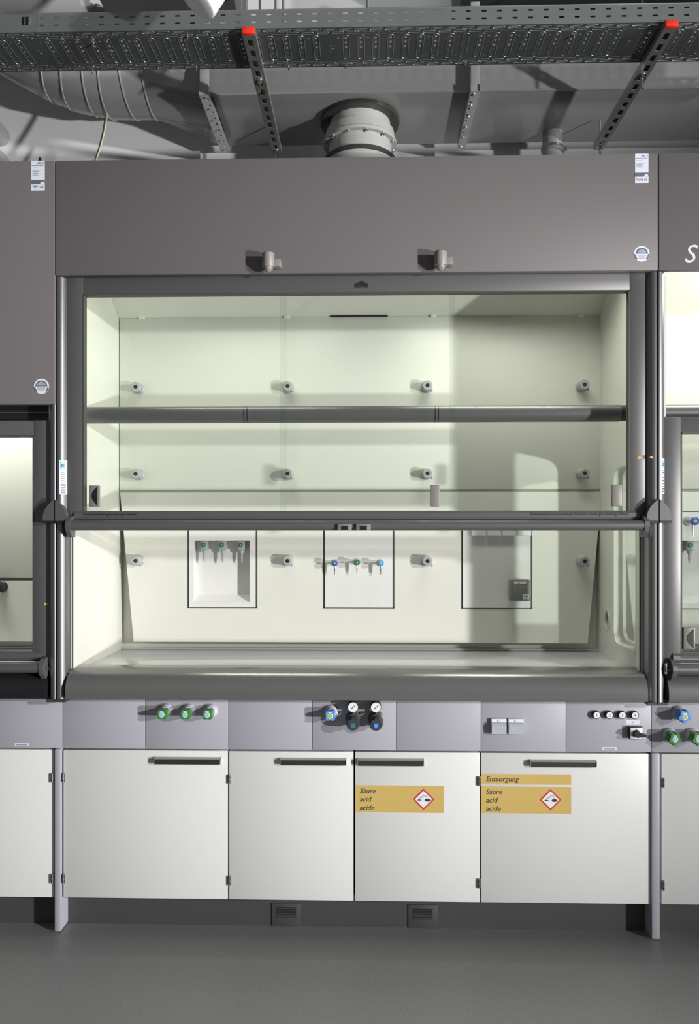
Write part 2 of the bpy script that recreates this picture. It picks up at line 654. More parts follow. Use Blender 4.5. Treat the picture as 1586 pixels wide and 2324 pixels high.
def build_hood(X0, W, label, o):
    hood = thing('fume_hood', label, 'fume hood', (X0 + W / 2, 0.2, 0.84), 'fume hoods in a row')
    X1 = X0 + W
    gapx = 0.0018
    pb = o.get('panel_bottom', 2.3400)
    # front panel (slightly leaning board) with its stickers
    fp = part('front_panel', MB('panel').box(X0 + gapx, X1 - gapx, -0.0635, -0.040, pb, 2.7430, 0.0022), hood)
    if o.get('rating'):
        a = o['rating']
        rating_label(fp, a[0], a[1], a[2], a[3], -0.0637)
    if o.get('seal'):
        round_seal(fp, o['seal'][0], o['seal'][1], -0.0637)
    if o.get('letters'):
        t = MB('letter').text(o['letters'][0], o['letters'][1], -0.0642, o['letters'][2], 0.088, 0.25)
        part('panel_lettering', t, fp, 'large pale italic lettering')
    # carcass outside: roof, sides of the top box
    c = MB('frame_dark')
    c.box(X0 + 0.004, X1 - 0.004, -0.040, 0.60, 2.70, 2.735)
    c.box(X0 + 0.004, X0 + 0.02, -0.040, 0.60, 2.345, 2.70)
    c.box(X1 - 0.02, X1 - 0.004, -0.040, 0.60, 2.345, 2.70)
    c.box(X0 + 0.004, X1 - 0.004, 0.585, 0.60, 0.85, 2.70)
    part('outer_casing', c, hood)
    # corner posts
    for side, xi, xo in (('l', X0 + 0.0345, X0 + 0.002), ('r', X1 - 0.0345, X1 - 0.002)):
        m = MB('silver')
        m.prism(post_profile(side, xi, xo), 'z', 0.846, 2.3385)
        p = part('corner_post', m, hood)
        # foot and stop cone
        f = MB('frame_dark')
        s = 1 if side == 'l' else -1
        n = 10
        body = MB('frame')
        zz0, zz1 = 1.4765, 1.551
        prof = [(xo, zz0), (xi + s * 0.008, zz0)]
        for k in range(1, n + 1):
            t = k / n
            prof.append((xi + s * 0.008 - (xi + s * 0.008 - xo) * t ** 2.5, zz0 + (zz1 - zz0) * t))
        body.prism(prof, 'y', -0.070, -0.045)
        body.use('black').box(min(xo, xi + s * 0.008), max(xo, xi + s * 0.008), -0.072, -0.045, zz0 - 0.008, zz0)
        part('post_stop', body, p, 'half ogive stop block')
        part('post_foot', f.box(min(xo, xi), max(xo, xi), -0.058, -0.02, 0.838, 0.848), p, 'dark foot piece')
        if side == 'l' and o.get('gauge_label'):
            t = MB('paper', 'ink', 'ltblue', 'slate')
            xa, xb = xo + 0.009, xo + 0.033
            yl = -0.0553
            # sticker bent round the profile: three narrow facets
            def yy(x):
                q = min(1, max(0, ((x - xo) / 0.0325 - 0.2) / 0.8))
                return -0.055 + 0.040 * (1 - math.sqrt(max(0, 1 - q * q))) - 0.0006
            xs = [xa + (xb - 0.001 - xa) * k / 8 for k in range(9)]

            def strip(z0, z1, off, ks):
                for k in ks:
                    a, b = xs[k], xs[k + 1]
                    v = [t.bm.verts.new(q) for q in ((a, yy(a) - off, z0), (b, yy(b) - off, z0), (b, yy(b) - off, z1), (a, yy(a) - off, z1))]
                    t._f(v, True)
            t.use('paper')
            strip(1.570, 1.6915, 0, range(7))
            t.use('ltblue')
            strip(1.659, 1.688, 0.0003, range(1, 6))
            t.use('slate')
            z = 1.574
            while z < 1.65:
                hh = random.choice((0.002, 0.003, 0.006))
                strip(z, z + hh, 0.0003, range(2, 6))
                z += hh + random.choice((0.004, 0.006))
            t.use('ink').text('32', xa + 0.006, yy(xa + 0.004) - 0.0012, 1.667, 0.013)
            part('height_scale_sticker', t, p, 'white sticker with blue number and grey ruled lines')
        if side == 'r' and o.get('post_arrow'):
            t = MB('yellow')
            z = o['post_arrow']
            t.prism([(xi + 0.019, z - 0.006), (xi + 0.006, z), (xi + 0.019, z + 0.006)], 'y', -0.0555, -0.045)
            part('arrow_mark', t, p, 'yellow triangle mark')
    # guide strips between post and liner
    for xa, xb in ((X0 + 0.0345, X0 + 0.0465), (X1 - 0.0345, X1 - 0.0225)):
        xa, xb = min(xa, xb), max(xa, xb)
        if xa > X0 + W / 2:
            xa, xb = X1 - 0.0465, X1 - 0.0345
        g = MB('liner', 'black')
        g.box(xa, xb, -0.008, 0.03, 0.945, 2.338)
        g.use('black').box(xa + 0.004, xa + 0.006, -0.009, 0.0, 0.945, 2.338)
        part('sash_guide', g, hood)
    # liners
    zl, zu = 0.935, 2.62
    for side, xa, xb in (('left', X0 + 0.0345, X0 + 0.0465), ('right', X1 - 0.0345, X1 - 0.0225)):
        xm = (xa + xb) / 2 if side == 'left' else X1 - 0.0285
        outer = [(0.03, zl), (0.545, zl), (0.545, zu), (0.03, zu)]
        holes = []
        win = o.get('window_' + side)
        if win:
            we = 0.300 if side == 'right' else 0.400
            holes.append(rrect(0.050, we, 1.005, 1.690, 0.045))
        if o.get('port_' + side):
            holes.append([(0.385 + 0.026 * cos(2 * pi * k / 24), 1.085 + 0.036 * sin(2 * pi * k / 24)) for k in range(24)])
        m = MB('liner').sheet(outer, holes, 0.010, Matrix.Translation((xm, 0, 0)) @ YZ)
        ln = part('side_liner', m, hood)
        if win:
            rim = MB('liner').sheet(rrect(0.036, we + 0.014, 0.991, 1.704, 0.057), [rrect(0.052, we - 0.002, 1.007, 1.688, 0.043)], 0.014, Matrix.Translation((xm, 0, 0)) @ YZ)
            part('window_rim', rim, ln)
            ta, tb = (xm + 0.006, X1 - 0.0005) if side == 'right' else (X0 + 0.0005, xm - 0.006)
            tn = MB('liner').sheet(rrect(0.034, 0.425, 0.980, 1.715, 0.06), [rrect(0.042, 0.412, 0.994, 1.700, 0.05)], tb - ta, Matrix.Translation(((ta + tb) / 2, 0, 0)) @ YZ)
            part('window_tunnel', tn, ln)
            part('side_window_pane', MB('glass').sheet(rrect(0.051, we - 0.001, 1.006, 1.689, 0.044), [], 0.004, Matrix.Translation((xm, 0, 0)) @ YZ), ln, 'clear side glass')
        if o.get('port_' + side):
            rg = MB('liner', 'gap')
            E = lambda a: [(0.385 + (0.026 + a) * cos(2 * pi * k / 24), 1.085 + (0.036 + a) * sin(2 * pi * k / 24)) for k in range(24)]
            rg.sheet(E(0.008), [E(-0.002)], 0.016, Matrix.Translation((xm, 0, 0)) @ YZ)
            rg.use('gap').sheet(E(-0.001), [], 0.002, Matrix.Translation((xm + (0.004 if side == 'right' else -0.004), 0, 0)) @ YZ)
            part('port_ring', rg, ln, 'oval port ring with dark hole')
    xa, xb = X0 + 0.047, X1 - 0.0235
    part('rear_liner', MB('liner').box(xa - 0.01, xb + 0.01, 0.527, 0.54, 0.935, 2.36), hood)
    sz = o.get('seam_z', 1.611)
    part('upper_back_panel', MB('liner').box(xa + 0.0015, xb - 0.0015, 0.475, 0.483, sz + 0.006, 2.343, 0.0012), hood)
    # lower baffle: a board narrowing towards the bottom, with cut-outs for the service inserts
    ins = o.get('inserts', [])
    holes = [[(a, za), (b, za), (b, zb_), (a, zb_)] for a, b, za, zb_, kind in ins]
    outer = [(xa + 0.062, 0.975), (xb - 0.062, 0.975), (xb - 0.004, sz - 0.005), (xa + 0.004, sz - 0.005)]
    part('lower_back_panel', MB('liner').sheet(outer, holes, 0.008, Matrix.Translation((0, 0.479, 0)) @ XZ), hood)
    part('panel_joint', MB(o.get('joint', 'joint')).box(xa + 0.002, xb - 0.002, 0.478, 0.526, sz - 0.012, sz + 0.014), hood, 'dark joint between the back panels')
    for a, b, za, zb_, kind in ins:
        holes = []
        m = MB('insert', 'gap')
        if kind == 'niche':
            na, nb, nz0, nz1 = a + 0.028, b - 0.032, za + 0.026, za + 0.285
            m.sheet([(a + 0.008, za + 0.004), (b - 0.008, za + 0.004), (b - 0.008, zb_ - 0.003), (a + 0.008, zb_ - 0.003)],
                    [[(na, nz0), (nb, nz0), (nb, nz1), (na, nz1)]], 0.006, Matrix.Translation((0, 0.475, 0)) @ XZ)
            m.box(na - 0.003, na, 0.478, 0.522, nz0, nz1)
            m.box(nb, nb + 0.003, 0.478, 0.522, nz0, nz1)
            m.box(na, nb, 0.478, 0.522, nz1, nz1 + 0.003)
            m.prism([(0.478, nz0), (0.522, nz0 + 0.03), (0.522, nz0 - 0.003), (0.478, nz0 - 0.003)], 'x', na, nb)
            m.box(na - 0.003, nb + 0.003, 0.519, 0.522, nz0, nz1 + 0.003)
        else:
            m.box(a + 0.008, b - 0.008, 0.472, 0.478, za + 0.004, zb_ - 0.003)
        if kind == 'ribbed':
            for k in range(4):
                m.box(a + 0.045 + k * 0.062, a + 0.102 + k * 0.062, 0.455, 0.4725, 1.425, 1.47)
        ip = part('service_insert', m, hood, 'white service insert set in the back panel')
        g = MB('gap')  # dark strips stand in for the shade inside the open gap
        g.box(a - 0.0005, a + 0.0075, 0.4765, 0.486, za, zb_)
        g.box(b - 0.0075, b + 0.0005, 0.4765, 0.486, za, zb_)
        g.box(a, b, 0.4765, 0.486, za, za + 0.0035)
        part('insert_gap_shade', g, ip, 'dark strips painted as the shaded gap round the insert')
    # lattice rod sockets
    first = None
    for (x, z) in o.get('sockets', []):
        if first is None:
            m = MB(o.get('socket_mat', 'spigot'), 'black')
            m.lathe((x, 0.476, z), (0, -1, 0), [(0, 0.024), (0.010, 0.024), (0.012, 0.0215), (0.046, 0.0215), (0.049, 0.018), (0.049, 0.008), (0.03, 0.0075)], 12, False)
            m.use('black').lathe((x, 0.476 - 0.048, z), (0, -1, 0), [(0, 0.0085), (0.0015, 0.0085)], 12)
            m.use(o.get('socket_mat', 'spigot')).cyl((x + 0.012, 0.441, z - 0.012), (x + 0.021, 0.441, z - 0.021), 0.005, 8)
            first = part('rod_socket', m, hood, 'grey clamping socket with a dark bore')
            fx, fz = x, z
        else:
            c = first.copy()
            COL.objects.link(c)
            c.parent = hood
            c.location = (x - fx, 0, z - fz)
            ORG[c.name] = ORG[hood.name]
    # ceiling of the work space with the slot and clips
    cl = MB('liner').prism([(0.476, 2.3435), (0.055, 2.60), (0.055, 2.612), (0.49, 2.356), (0.49, 2.3435)], 'x', xa - 0.001, xb + 0.001)
    cp = part('ceiling_liner', cl, hood)
    mid = (X0 + X1) / 2
    part('exhaust_slot', MB('black').box(mid - 0.108, mid + 0.132, 0.4665, 0.4755, 2.3405, 2.3465), hood, 'dark narrow extraction slot')
    for k in range(4):
        x = X0 + 0.145 + k * (W - 0.26) / 3
        part('liner_clip', MB('white').box(x - 0.012, x + 0.012, 0.466, 0.476, 2.338, 2.350, 0.001), cp, 'small white clip')
    if pb < 2:
        part('upper_filler', MB('black').box(X0 + 0.05, X1 - 0.036, 0.02, 0.035, pb - 0.075, pb + 0.12), hood, 'black filler behind the panel edge')
        part('filler_edge', MB('silver').box(X0 + 0.05, X1 - 0.036, 0.014, 0.02, pb - 0.018, pb - 0.0155), hood, 'thin bright edge strip')
    # cross rail behind the sash
    r = MB('frame', 'black')
    r.use('frame').cyl((X0 + 0.0465, 0.09, 1.872), (X1 - 0.084, 0.09, 1.872), 0.0305, 28)
    r.use('black').cyl((X1 - 0.084, 0.09, 1.872), (X1 - 0.0345, 0.09, 1.872), 0.029, 20)
    for f in (0.307, 0.640):
        for d in (0, 0.012):
            x = X0 + W * f + d
            r.cyl((x - 0.0015, 0.09, 1.872), (x + 0.0015, 0.09, 1.872), 0.0312, 28)
    part('cross_rail', r, hood, 'grey tube across the opening, with dark joints')
    # worktop with raised rim
    w = MB('worktop')
    w.box(xa - 0.002, xb + 0.002, 0.02, 0.53, 0.898, 0.9385, 0.003)
    w.box(xa, xb, 0.505, 0.527, 0.938, 0.946, 0.002)
    part('worktop', w, hood)
    # air-foil sill
    prof = [(0.075, 0.935), (0.070, 0.948), (0.045, 0.953), (0.015, 0.9525)]
    for k in range(1, 13):
        t = k / 12 * pi / 2
        prof.append((0.015 - 0.080 * sin(t), 0.9525 - 0.075 * (1 - cos(t))))
    prof += [(-0.0655, 0.862), (-0.063, 0.8515), (-0.055, 0.8485), (0.075, 0.8485)]
    part('front_sill', MB(o.get('sill', 'sill')).prism(prof, 'x', X0 + 0.036, X1 - 0.036, True), hood, 'rounded air sill')
    build_sash(hood, X0, W, o.get('dz', 0), o['panes'], o.get('grips', []), o.get('texts', []), o.get('catches', []), o.get('arrows', []), o.get('logo'))
    return hood


SOCK = [(x, z) for z in (2.044, 1.681, 1.319) for x in (0.1315, 0.7656, 1.3449, 1.9885)]
build_hood(0.0, 2.1, 'wide middle fume hood with raised sash and three service inserts in its cream interior', dict(
    rating=(2.0195, 2.0655, 2.6415, 2.742), seal=(2.0424, 2.3969), gauge_label=True, post_arrow=1.696,
    window_right=True, port_right=True,
    inserts=[(0.337, 0.634, 1.118, 1.495, 'niche'), (0.9105, 1.2102, 1.118, 1.495, 'plain'), (1.4883, 1.7853, 1.118, 1.495, 'ribbed')],
    sockets=SOCK, panes=[(0.090, 0.812), (0.786, 1.405), (1.385, 2.009)],
    grips=[(0.1113, 0.1475, True, 1), (1.3166, 1.349, False, 1), (1.949, 1.983, False, 1)],
    texts=[('Horizontale und vertikale Schieber nicht gleichzeitig öffnen', 2.005, 'RIGHT'), ('Frontschieber geschlossen halten', 0.092, 'LEFT')],
    catches=[(0.9938, 1.0426), (1.0579, 1.1081)], arrows=[(2.0407, 2.056, 1.6963)], logo=True))
build_hood(-1.5, 1.5, 'dark front fume hood at the left edge with lowered sash and low front panel', dict(
    rating=(-0.0845, -0.037, 2.6385, 2.7425), seal=(-0.0485, 1.9494), panel_bottom=1.8875, dz=-0.500,
    seam_z=1.238, joint='gap', sill='black', socket_mat='black', sockets=[(-0.452, 1.207), (-1.0, 1.207)],
    panes=[(-1.411, -0.80), (-0.83, -0.09)], arrows=[(-0.0502, -0.0343, 1.1814)], gauge_label=True))
build_hood(2.1, 1.5, 'fume hood at the right edge with lowered sash and lettered front panel', dict(
    letters=('S', 2.1845, 2.366), dz=-0.497, window_left=True, gauge_label=True,
    inserts=[(2.330, 2.630, 1.118, 1.525, 'niche'), (3.0, 3.3, 1.118, 1.525, 'plain')],
    sockets=[(2.2315, 1.319), (2.2315, 1.681), (2.2315, 2.044), (2.84, 1.681), (2.84, 2.044), (3.47, 1.681)],
    panes=[(2.19, 2.87), (2.85, 3.51)], grips=[(2.195, 2.2345, True, 1)],
    texts=[('Frontschieber geschlossen halten', 2.184, 'LEFT')]))


# ------------------------------------------------------------------ fittings inside the hoods
def niche_tap(x, zt, y, label, group):
    t = thing('gas_tap', label, 'gas tap', (x, y, zt - 0.09), group)
    b = MB('spigot')
    b.box(x - 0.014, x + 0.014, y - 0.012, y + 0.025, zt - 0.040, zt - 0.002, 0.003)
    part('tap_body', b, t)
    k = MB('dkgreen', 'spigot')
    k.lathe((x - 0.001, y - 0.012, zt - 0.018), (0, -1, 0), [(0, 0.010), (0.006, 0.010), (0.007, 0.008)], 20)
    k.use('spigot').lathe((x - 0.001, y - 0.0185, zt - 0.018), (0, -1, 0), [(0, 0.0035), (0.001, 0.003)], 12)
    part('media_disc', k, t, 'green media disc with pale centre')
    n = MB('spigot').lathe((x, y, zt - 0.040), (0, 0, -1), [(0, 0.0105), (0.012, 0.0105), (0.0125, 0.0055), (0.03, 0.0045), (0.034, 0.0055), (0.038, 0.004), (0.052, 0.003)], 14)
    part('hose_nozzle', n, t)
    return t


def wall_tap(x, z, y, knob, label, group, big=1.0, cat='water tap'):
    t = thing('lab_tap', label, cat, (x, y, z - 0.05), group)
    b = MB('spigot')
    b.lathe((x, y + 0.0485, z), (0, -1, 0), [(0, 0.014 * big), (0.006, 0.014 * big), (0.007, 0.008), (0.0485, 0.008)], 16)
    part('tap_body', b, t)
    k = MB(knob, 'lime')
    k.lathe((x, y, z), (0, -1, 0), [(0, 0.010 * big), (0.003, 0.0125 * big), (0.012, 0.0125 * big), (0.015, 0.009 * big)], 20)
    k.use('lime').lathe((x, y - 0.0152, z), (0, -1, 0), [(0, 0.0042 * big), (0.0008, 0.004 * big)], 12)
    part('tap_knob', k, t, 'coloured round tap knob')
    n = MB('steel').lathe((x, y + 0.012, z - 0.006), (0, 0, -1), [(0, 0.0055), (0.014, 0.005), (0.016, 0.0062), (0.030 * big, 0.0045), (0.042 * big, 0.0035)], 12)
    part('spout', n, t, 'short down-turned spout')
    return t


for i, x in enumerate((0.4062, 0.4846, 0.5648)):
    niche_tap(x, 1.402, 0.490, ('leftmost', 'middle', 'rightmost')[i] + ' small green-dotted gas tap in the niche of the wide hood', 'gas taps in the hood niche')
wall_tap(0.9624, 1.3102, 0.4230, 'dkblue', 'blue tap with lime centre at left on the plain white hood insert', 'small taps on the middle insert')
wall_tap(1.0550, 1.3139, 0.4230, 'dkgreen', 'green-knobbed tap between two blue taps on the plain white insert', 'small taps on the middle insert')
wall_tap(1.1529, 1.3103, 0.4230, 'blue', 'bright blue tap at right on the plain white hood insert', 'small taps on the middle insert')
wall_tap(2.4290, 1.483, 0.4200, 'dkblue', 'blue tap seen through the glass of the right-hand hood', None, 1.35)
niche_tap(2.381, 1.402, 0.490, 'green-dotted gas tap half hidden by the right-hand sash stile', 'gas taps in the right-hand hood niche')
niche_tap(2.4395, 1.402, 0.490, 'green-dotted gas tap at the photo edge in the right-hand niche', 'gas taps in the right-hand hood niche')

t = thing('socket_outlet', 'square grey socket outlet low on the ribbed insert inside the wide hood', 'socket', (1.7265, 0.46, 1.154))
m = MB('outlet_dark').box(1.686, 1.7675, 0.430, 0.472, 1.1545, 1.2425, 0.004)
part('housing', m, t)
part('flap', MB('outlet_dark').box(1.694, 1.752, 0.424, 0.431, 1.160, 1.222, 0.002), t)
m = MB('white', 'ink')
m.box(1.700, 1.750, 0.4285, 0.4305, 1.2245, 1.2345)
m.use('ink').text('A3', 1.716, 0.4282, 1.2265, 0.008)
part('name_plate', m, t, 'white name strip')
m = MB('paper', 'slate')
m.box(1.735, 1.761, 0.4225, 0.4245, 1.163, 1.184)
m.use('slate')
for k in range(3):
    m.rect_y(1.739, 1.757, 1.167 + k * 0.005, 1.169 + k * 0.005, 0.4222)
part('sticker', m, t, 'small white sticker')


# ------------------------------------------------------------------ service fascia below the sills
def fascia_panel(x0, x1, label, buttons=False, tag=None):
    t = thing('service_panel', label, 'panel', ((x0 + x1) / 2, 0.02, 0.659), 'lilac grey service panels under the sills')
    part('panel_board', MB('fascia').box(x0 + 0.0009, x1 - 0.0009, 0.0, 0.022, 0.6595, 0.8355, 0.0012), t)
    if buttons:
        for i, x in enumerate((1.9034, 1.948, 1.9924, 2.0369)):
            b = MB('black', 'white', 'ink')
            b.use('black').lathe((x, 0.0005, 0.7932), (0, -1, 0), [(0, 0.0145), (0.014, 0.0145), (0.016, 0.0125)], 24)
            b.use('white').lathe((x, -0.0155, 0.7932), (0, -1, 0), [(0, 0.0118), (0.0015, 0.0112)], 24)
            b.use('ink').text(str(i + 1), x, -0.0174, 0.7885, 0.0135, 0, 'CENTER')
            part('push_button', b, t, 'round white push button numbered %d' % (i + 1))
    if tag:
        b = MB('paper', 'slate')
        b.box(tag - 0.0255, tag + 0.0255, -0.0006, 0.0005, 0.6655, 0.6765)
        b.use('slate').rect_y(tag - 0.021, tag + 0.021, 0.669, 0.6715, -0.0009)
        part('name_tag', b, t, 'small pale blue paper tag')
    return t


FL = ['blank service panel above the hinged side of the first wide cabinet',
      'service panel with three green gas knobs',
      'blank service panel right of the three green knobs',
      'service panel with the two pressure gauges and a blue knob',
      'blank service panel right of the pressure gauges',
      'service panel with two socket covers',
      'service panel with four numbered buttons and a rotary switch']
for i in range(7):
    fascia_panel(0.3 * i, 0.3 * i + 0.3, FL[i], i == 6, 1.952 if i == 6 else None)
fascia_panel(-0.3, 0.0, 'blank service panel with paper tag at the left photo edge', False, -0.148)
fascia_panel(-0.6, -0.3, 'blank service panel at the far left end of the row, beyond the paper-tagged one')
fascia_panel(2.1, 2.4, 'service panel with one blue and two green star knobs at the right edge')
fascia_panel(2.4, 2.7, 'blank service panel at the far right end of the row, beyond the star knobs')


def valve(x, z, col, centre, label, group, lobes=4, rot=0.0, r=0.0205):
    t = thing('valve_knob', label, 'valve', (x, 0, z - 0.02), group)
    yk = -0.058
    cx, cz = x, z
    m = MB('collar').lathe((cx + 0.002, 0.0, cz + 0.002), (0, -1, 0), [(0, 0.0245), (0.012, 0.0245), (0.018, 0.020), (0.026, 0.018)], 24)
    part('collar', m, t, 'pale collar')
    k = MB(col)
    P = []
    n = 48
    for i in range(n):
        a = 2 * pi * i / n
        rr = r * (0.90 + 0.13 * cos(lobes * (a - rot)))
        P.append((cx + rr * cos(a), cz + rr * sin(a)))
    k.prism(P, 'y', yk + 0.004, -0.024, True)
    Q = [(cx + (p[0] - cx) * 0.88, cz + (p[1] - cz) * 0.88) for p in P]
    k.prism(Q, 'y', yk, yk + 0.005, True)
    kn = part('star_grip', k, t, 'lobed plastic grip')
    c = MB('white', centre)
    c.use('white').lathe((cx, yk, cz), (0, -1, 0), [(0, 0.0098), (0.0008, 0.0095)], 20)
    c.use(centre).lathe((cx, yk - 0.0008, cz), (0, -1, 0), [(0, 0.0078), (0.0008, 0.0074)], 20)
    c.use('white').box(cx - 0.006, cx + 0.006, yk - 0.0008, yk + 0.0005, cz + 0.0112, cz + 0.0135)
    part('media_cap', c, kn, 'round media cap')
    return t


for i, x in enumerate((0.3748, 0.4574, 0.5353)):
    valve(x, 0.796, 'green', 'ltblue', 'green gas knob, %s of the three together on the fascia' % ('leftmost', 'middle', 'rightmost')[i], 'three green knobs', 4, pi / 4)
valve(0.9664, 0.7947, 'blue', 'lime', 'blue knob with lime centre left of the pressure gauges', None, 4, pi / 4)
valve(2.1926, 0.7988, 'blue', 'lime', 'blue star knob above the green ones at the right photo edge', 'star knobs at the right edge', 5, pi / 2 + 0.6, 0.0235)
valve(2.1594, 0.7208, 'green', 'ltblue', 'green star knob below the blue one, nearest the pedestal', 'star knobs at the right edge', 5, pi / 2 + 0.6, 0.0235)
valve(2.2394, 0.7213, 'green', 'ltblue', 'green star knob cut off by the right photo edge', 'star knobs at the right edge', 5, pi / 2 + 0.6, 0.0235)


def regulator(x, centre, disc, label):
    t = thing('pressure_regulator', label, 'pressure regulator', (x, 0, 0.74), 'pressure regulators on the fascia')
    kz, gz = 0.7695, 0.8235
    b = MB('frame_dark', 'steel')
    b.use('frame_dark').lathe((x, 0, kz + 0.006), (0, -1, 0), [(0, 0.027), (0.02, 0.027), (0.022, 0.022), (0.04, 0.022)], 24)
    b.cyl((x, -0.024, kz + 0.015), (x, -0.024, gz), 0.006, 12)
    part('body', b, t)
    k = MB('frame_dark', 'silver')
    k.use('silver').lathe((x + 0.001, -0.038, kz), (0, -1, 0), [(0, 0.0255), (0.004, 0.0255)], 28)
    k.use('frame_dark').lathe((x, -0.042, kz - 0.001), (0, -1, 0), [(0, 0.0235), (0.024, 0.0225), (0.030, 0.019)], 28)
    kn = part('setting_knob', k, t, 'dark round setting knob')
    c = MB(disc, centre, 'white')
    c.use(disc).box(x - 0.0095, x + 0.0095, -0.0735, -0.071, kz - 0.013, kz + 0.006)
    c.use(centre).lathe((x, -0.0735, kz - 0.0035), (0, -1, 0), [(0, 0.007), (0.0006, 0.007)], 20)
    part('media_cap', c, kn, 'coloured square media mark')
    g = MB('frame_dark', 'white', 'ink')
    g.use('frame_dark').lathe((x, -0.018, gz), (0, -1, 0), [(0, 0.019), (0.028, 0.019), (0.030, 0.018)], 32)
    g.use('white').lathe((x, -0.0475, gz), (0, -1, 0), [(0, 0.0172), (0.0010, 0.0170)], 32)
    g.use('ink')
    for k_ in range(11):
        a = radians(225 - 27 * k_)
        p = Vector((x + 0.0135 * cos(a), 0, gz + 0.0135 * sin(a)))
        q = Vector((x + 0.0155 * cos(a), 0, gz + 0.0155 * sin(a)))
        n = Vector((-sin(a), 0, cos(a))) * 0.0004
        g.poly_y([(v.x, v.z) for v in (p - n, q - n, q + n, p + n)], -0.0488)
    a = radians(42)
    d = Vector((cos(a), 0, sin(a)))
    n = Vector((-sin(a), 0, cos(a))) * 0.0013
    p, q = Vector((x, 0, gz)) - d * 0.009, Vector((x, 0, gz)) + d * 0.0125
    g.poly_y([(v.x, v.z) for v in (p - n, q - n * 0.5, q + n * 0.5, p + n)], -0.0492)
    part('gauge', g, t, 'round white dial gauge with black needle')


regulator(1.0466, 'green', 'dkblue', 'dial gauge above a black knob with a green mark')
regulator(1.1267, 'blue', 'dkblue', 'dial gauge above a black knob with an all-blue mark')

for i, (x0, txt) in enumerate(((1.5330, 'A 2'), (1.5925, 'A 3'))):
    t = thing('socket_outlet', ('left', 'right')[i] + '-hand of the pair of pale grey socket covers on the fascia', 'socket', (x0 + 0.0275, 0, 0.722), 'socket covers on the fascia')
    m = MB('outlet').box(x0, x0 + 0.0555, -0.012, 0.001, 0.7225, 0.7785, 0.002)
    part('frame', m, t)
    part('flap_lid', MB('outlet').prism([(-0.011, 0.7245), (-0.021, 0.7255), (-0.024, 0.754), (-0.018, 0.7635), (-0.011, 0.7645)], 'x', x0 + 0.002, x0 + 0.0535), t)
    m = MB('paper', 'ink')
    m.box(x0 + 0.003, x0 + 0.0525, -0.0132, -0.011, 0.7655, 0.7765)
    m.use('ink').text(txt, x0 + 0.028, -0.0135, 0.7675, 0.0085, 0, 'CENTER')
    part('name_strip', m, t, 'white strip with small number')

t = thing('rotary_switch', 'black rotary switch on a white square plate under the numbered buttons', 'switch', (2.04, 0, 0.71))
part('base', MB('black').box(2.0165, 2.0635, -0.020, 0.001, 0.7095, 0.7535, 0.002), t)
m = MB('white', 'ink')
m.box(2.019, 2.061, -0.0215, -0.0195, 0.712, 0.751, 0.0008)
m.use('ink').text('ON', 2.040, -0.0218, 0.7445, 0.005, 0, 'CENTER')
part('scale_plate', m, t, 'white square plate')
m = MB('black')
m.lathe((2.040, -0.021, 0.731), (0, -1, 0), [(0, 0.013), (0.006, 0.012), (0.007, 0.010)], 24)
m.prism([(2.022, 0.725), (2.028, 0.736), (2.040, 0.742), (2.052, 0.736), (2.067, 0.732), (2.067, 0.727), (2.052, 0.724), (2.036, 0.722)], 'y', -0.046, -0.027)
part('turning_handle', m, t, 'black toggle-shaped handle')
m = MB('paper', 'ink')
m.box(2.0115, 2.0585, -0.0006, 0.0005, 0.7570, 0.7735)
m.use('ink').text('F1', 2.036, -0.0009, 0.7605, 0.011, 0, 'CENTER')
part('switch_label', m, t, 'small white label above the switch')


# ------------------------------------------------------------------ motion sensors on the front panel
def sensor(x, label):
    z0, z1, y = 2.349, 2.3985, -0.096
    t = thing('motion_sensor', label, 'sensor', (x, y, 2.333), 'motion sensors on the front panel')
    b = MB('sensor').lathe((x, y, z0), (0, 0, 1), [(0, 0.0205), (0.002, 0.0215), (0.047, 0.0215), (0.0495, 0.0195)], 28)
    part('housing', b, t)
    part('lens', MB('sensor').lathe((x, y, z0), (0, 0, -1), [(0, 0.0165), (0.005, 0.0155), (0.011, 0.011), (0.0155, 0.004), (0.016, 0)], 24), t, 'domed lens at the foot')
    part('bracket', MB('sensor').box(x + 0.004, x + 0.0425, y - 0.006, -0.0635, z0 + 0.004, z0 + 0.029, 0.002), t, 'square mounting bracket')


sensor(0.7555, 'grey motion sensor on the wide front panel, left of the pair')
sensor(1.3475, 'grey motion sensor on the wide front panel, right of the pair')


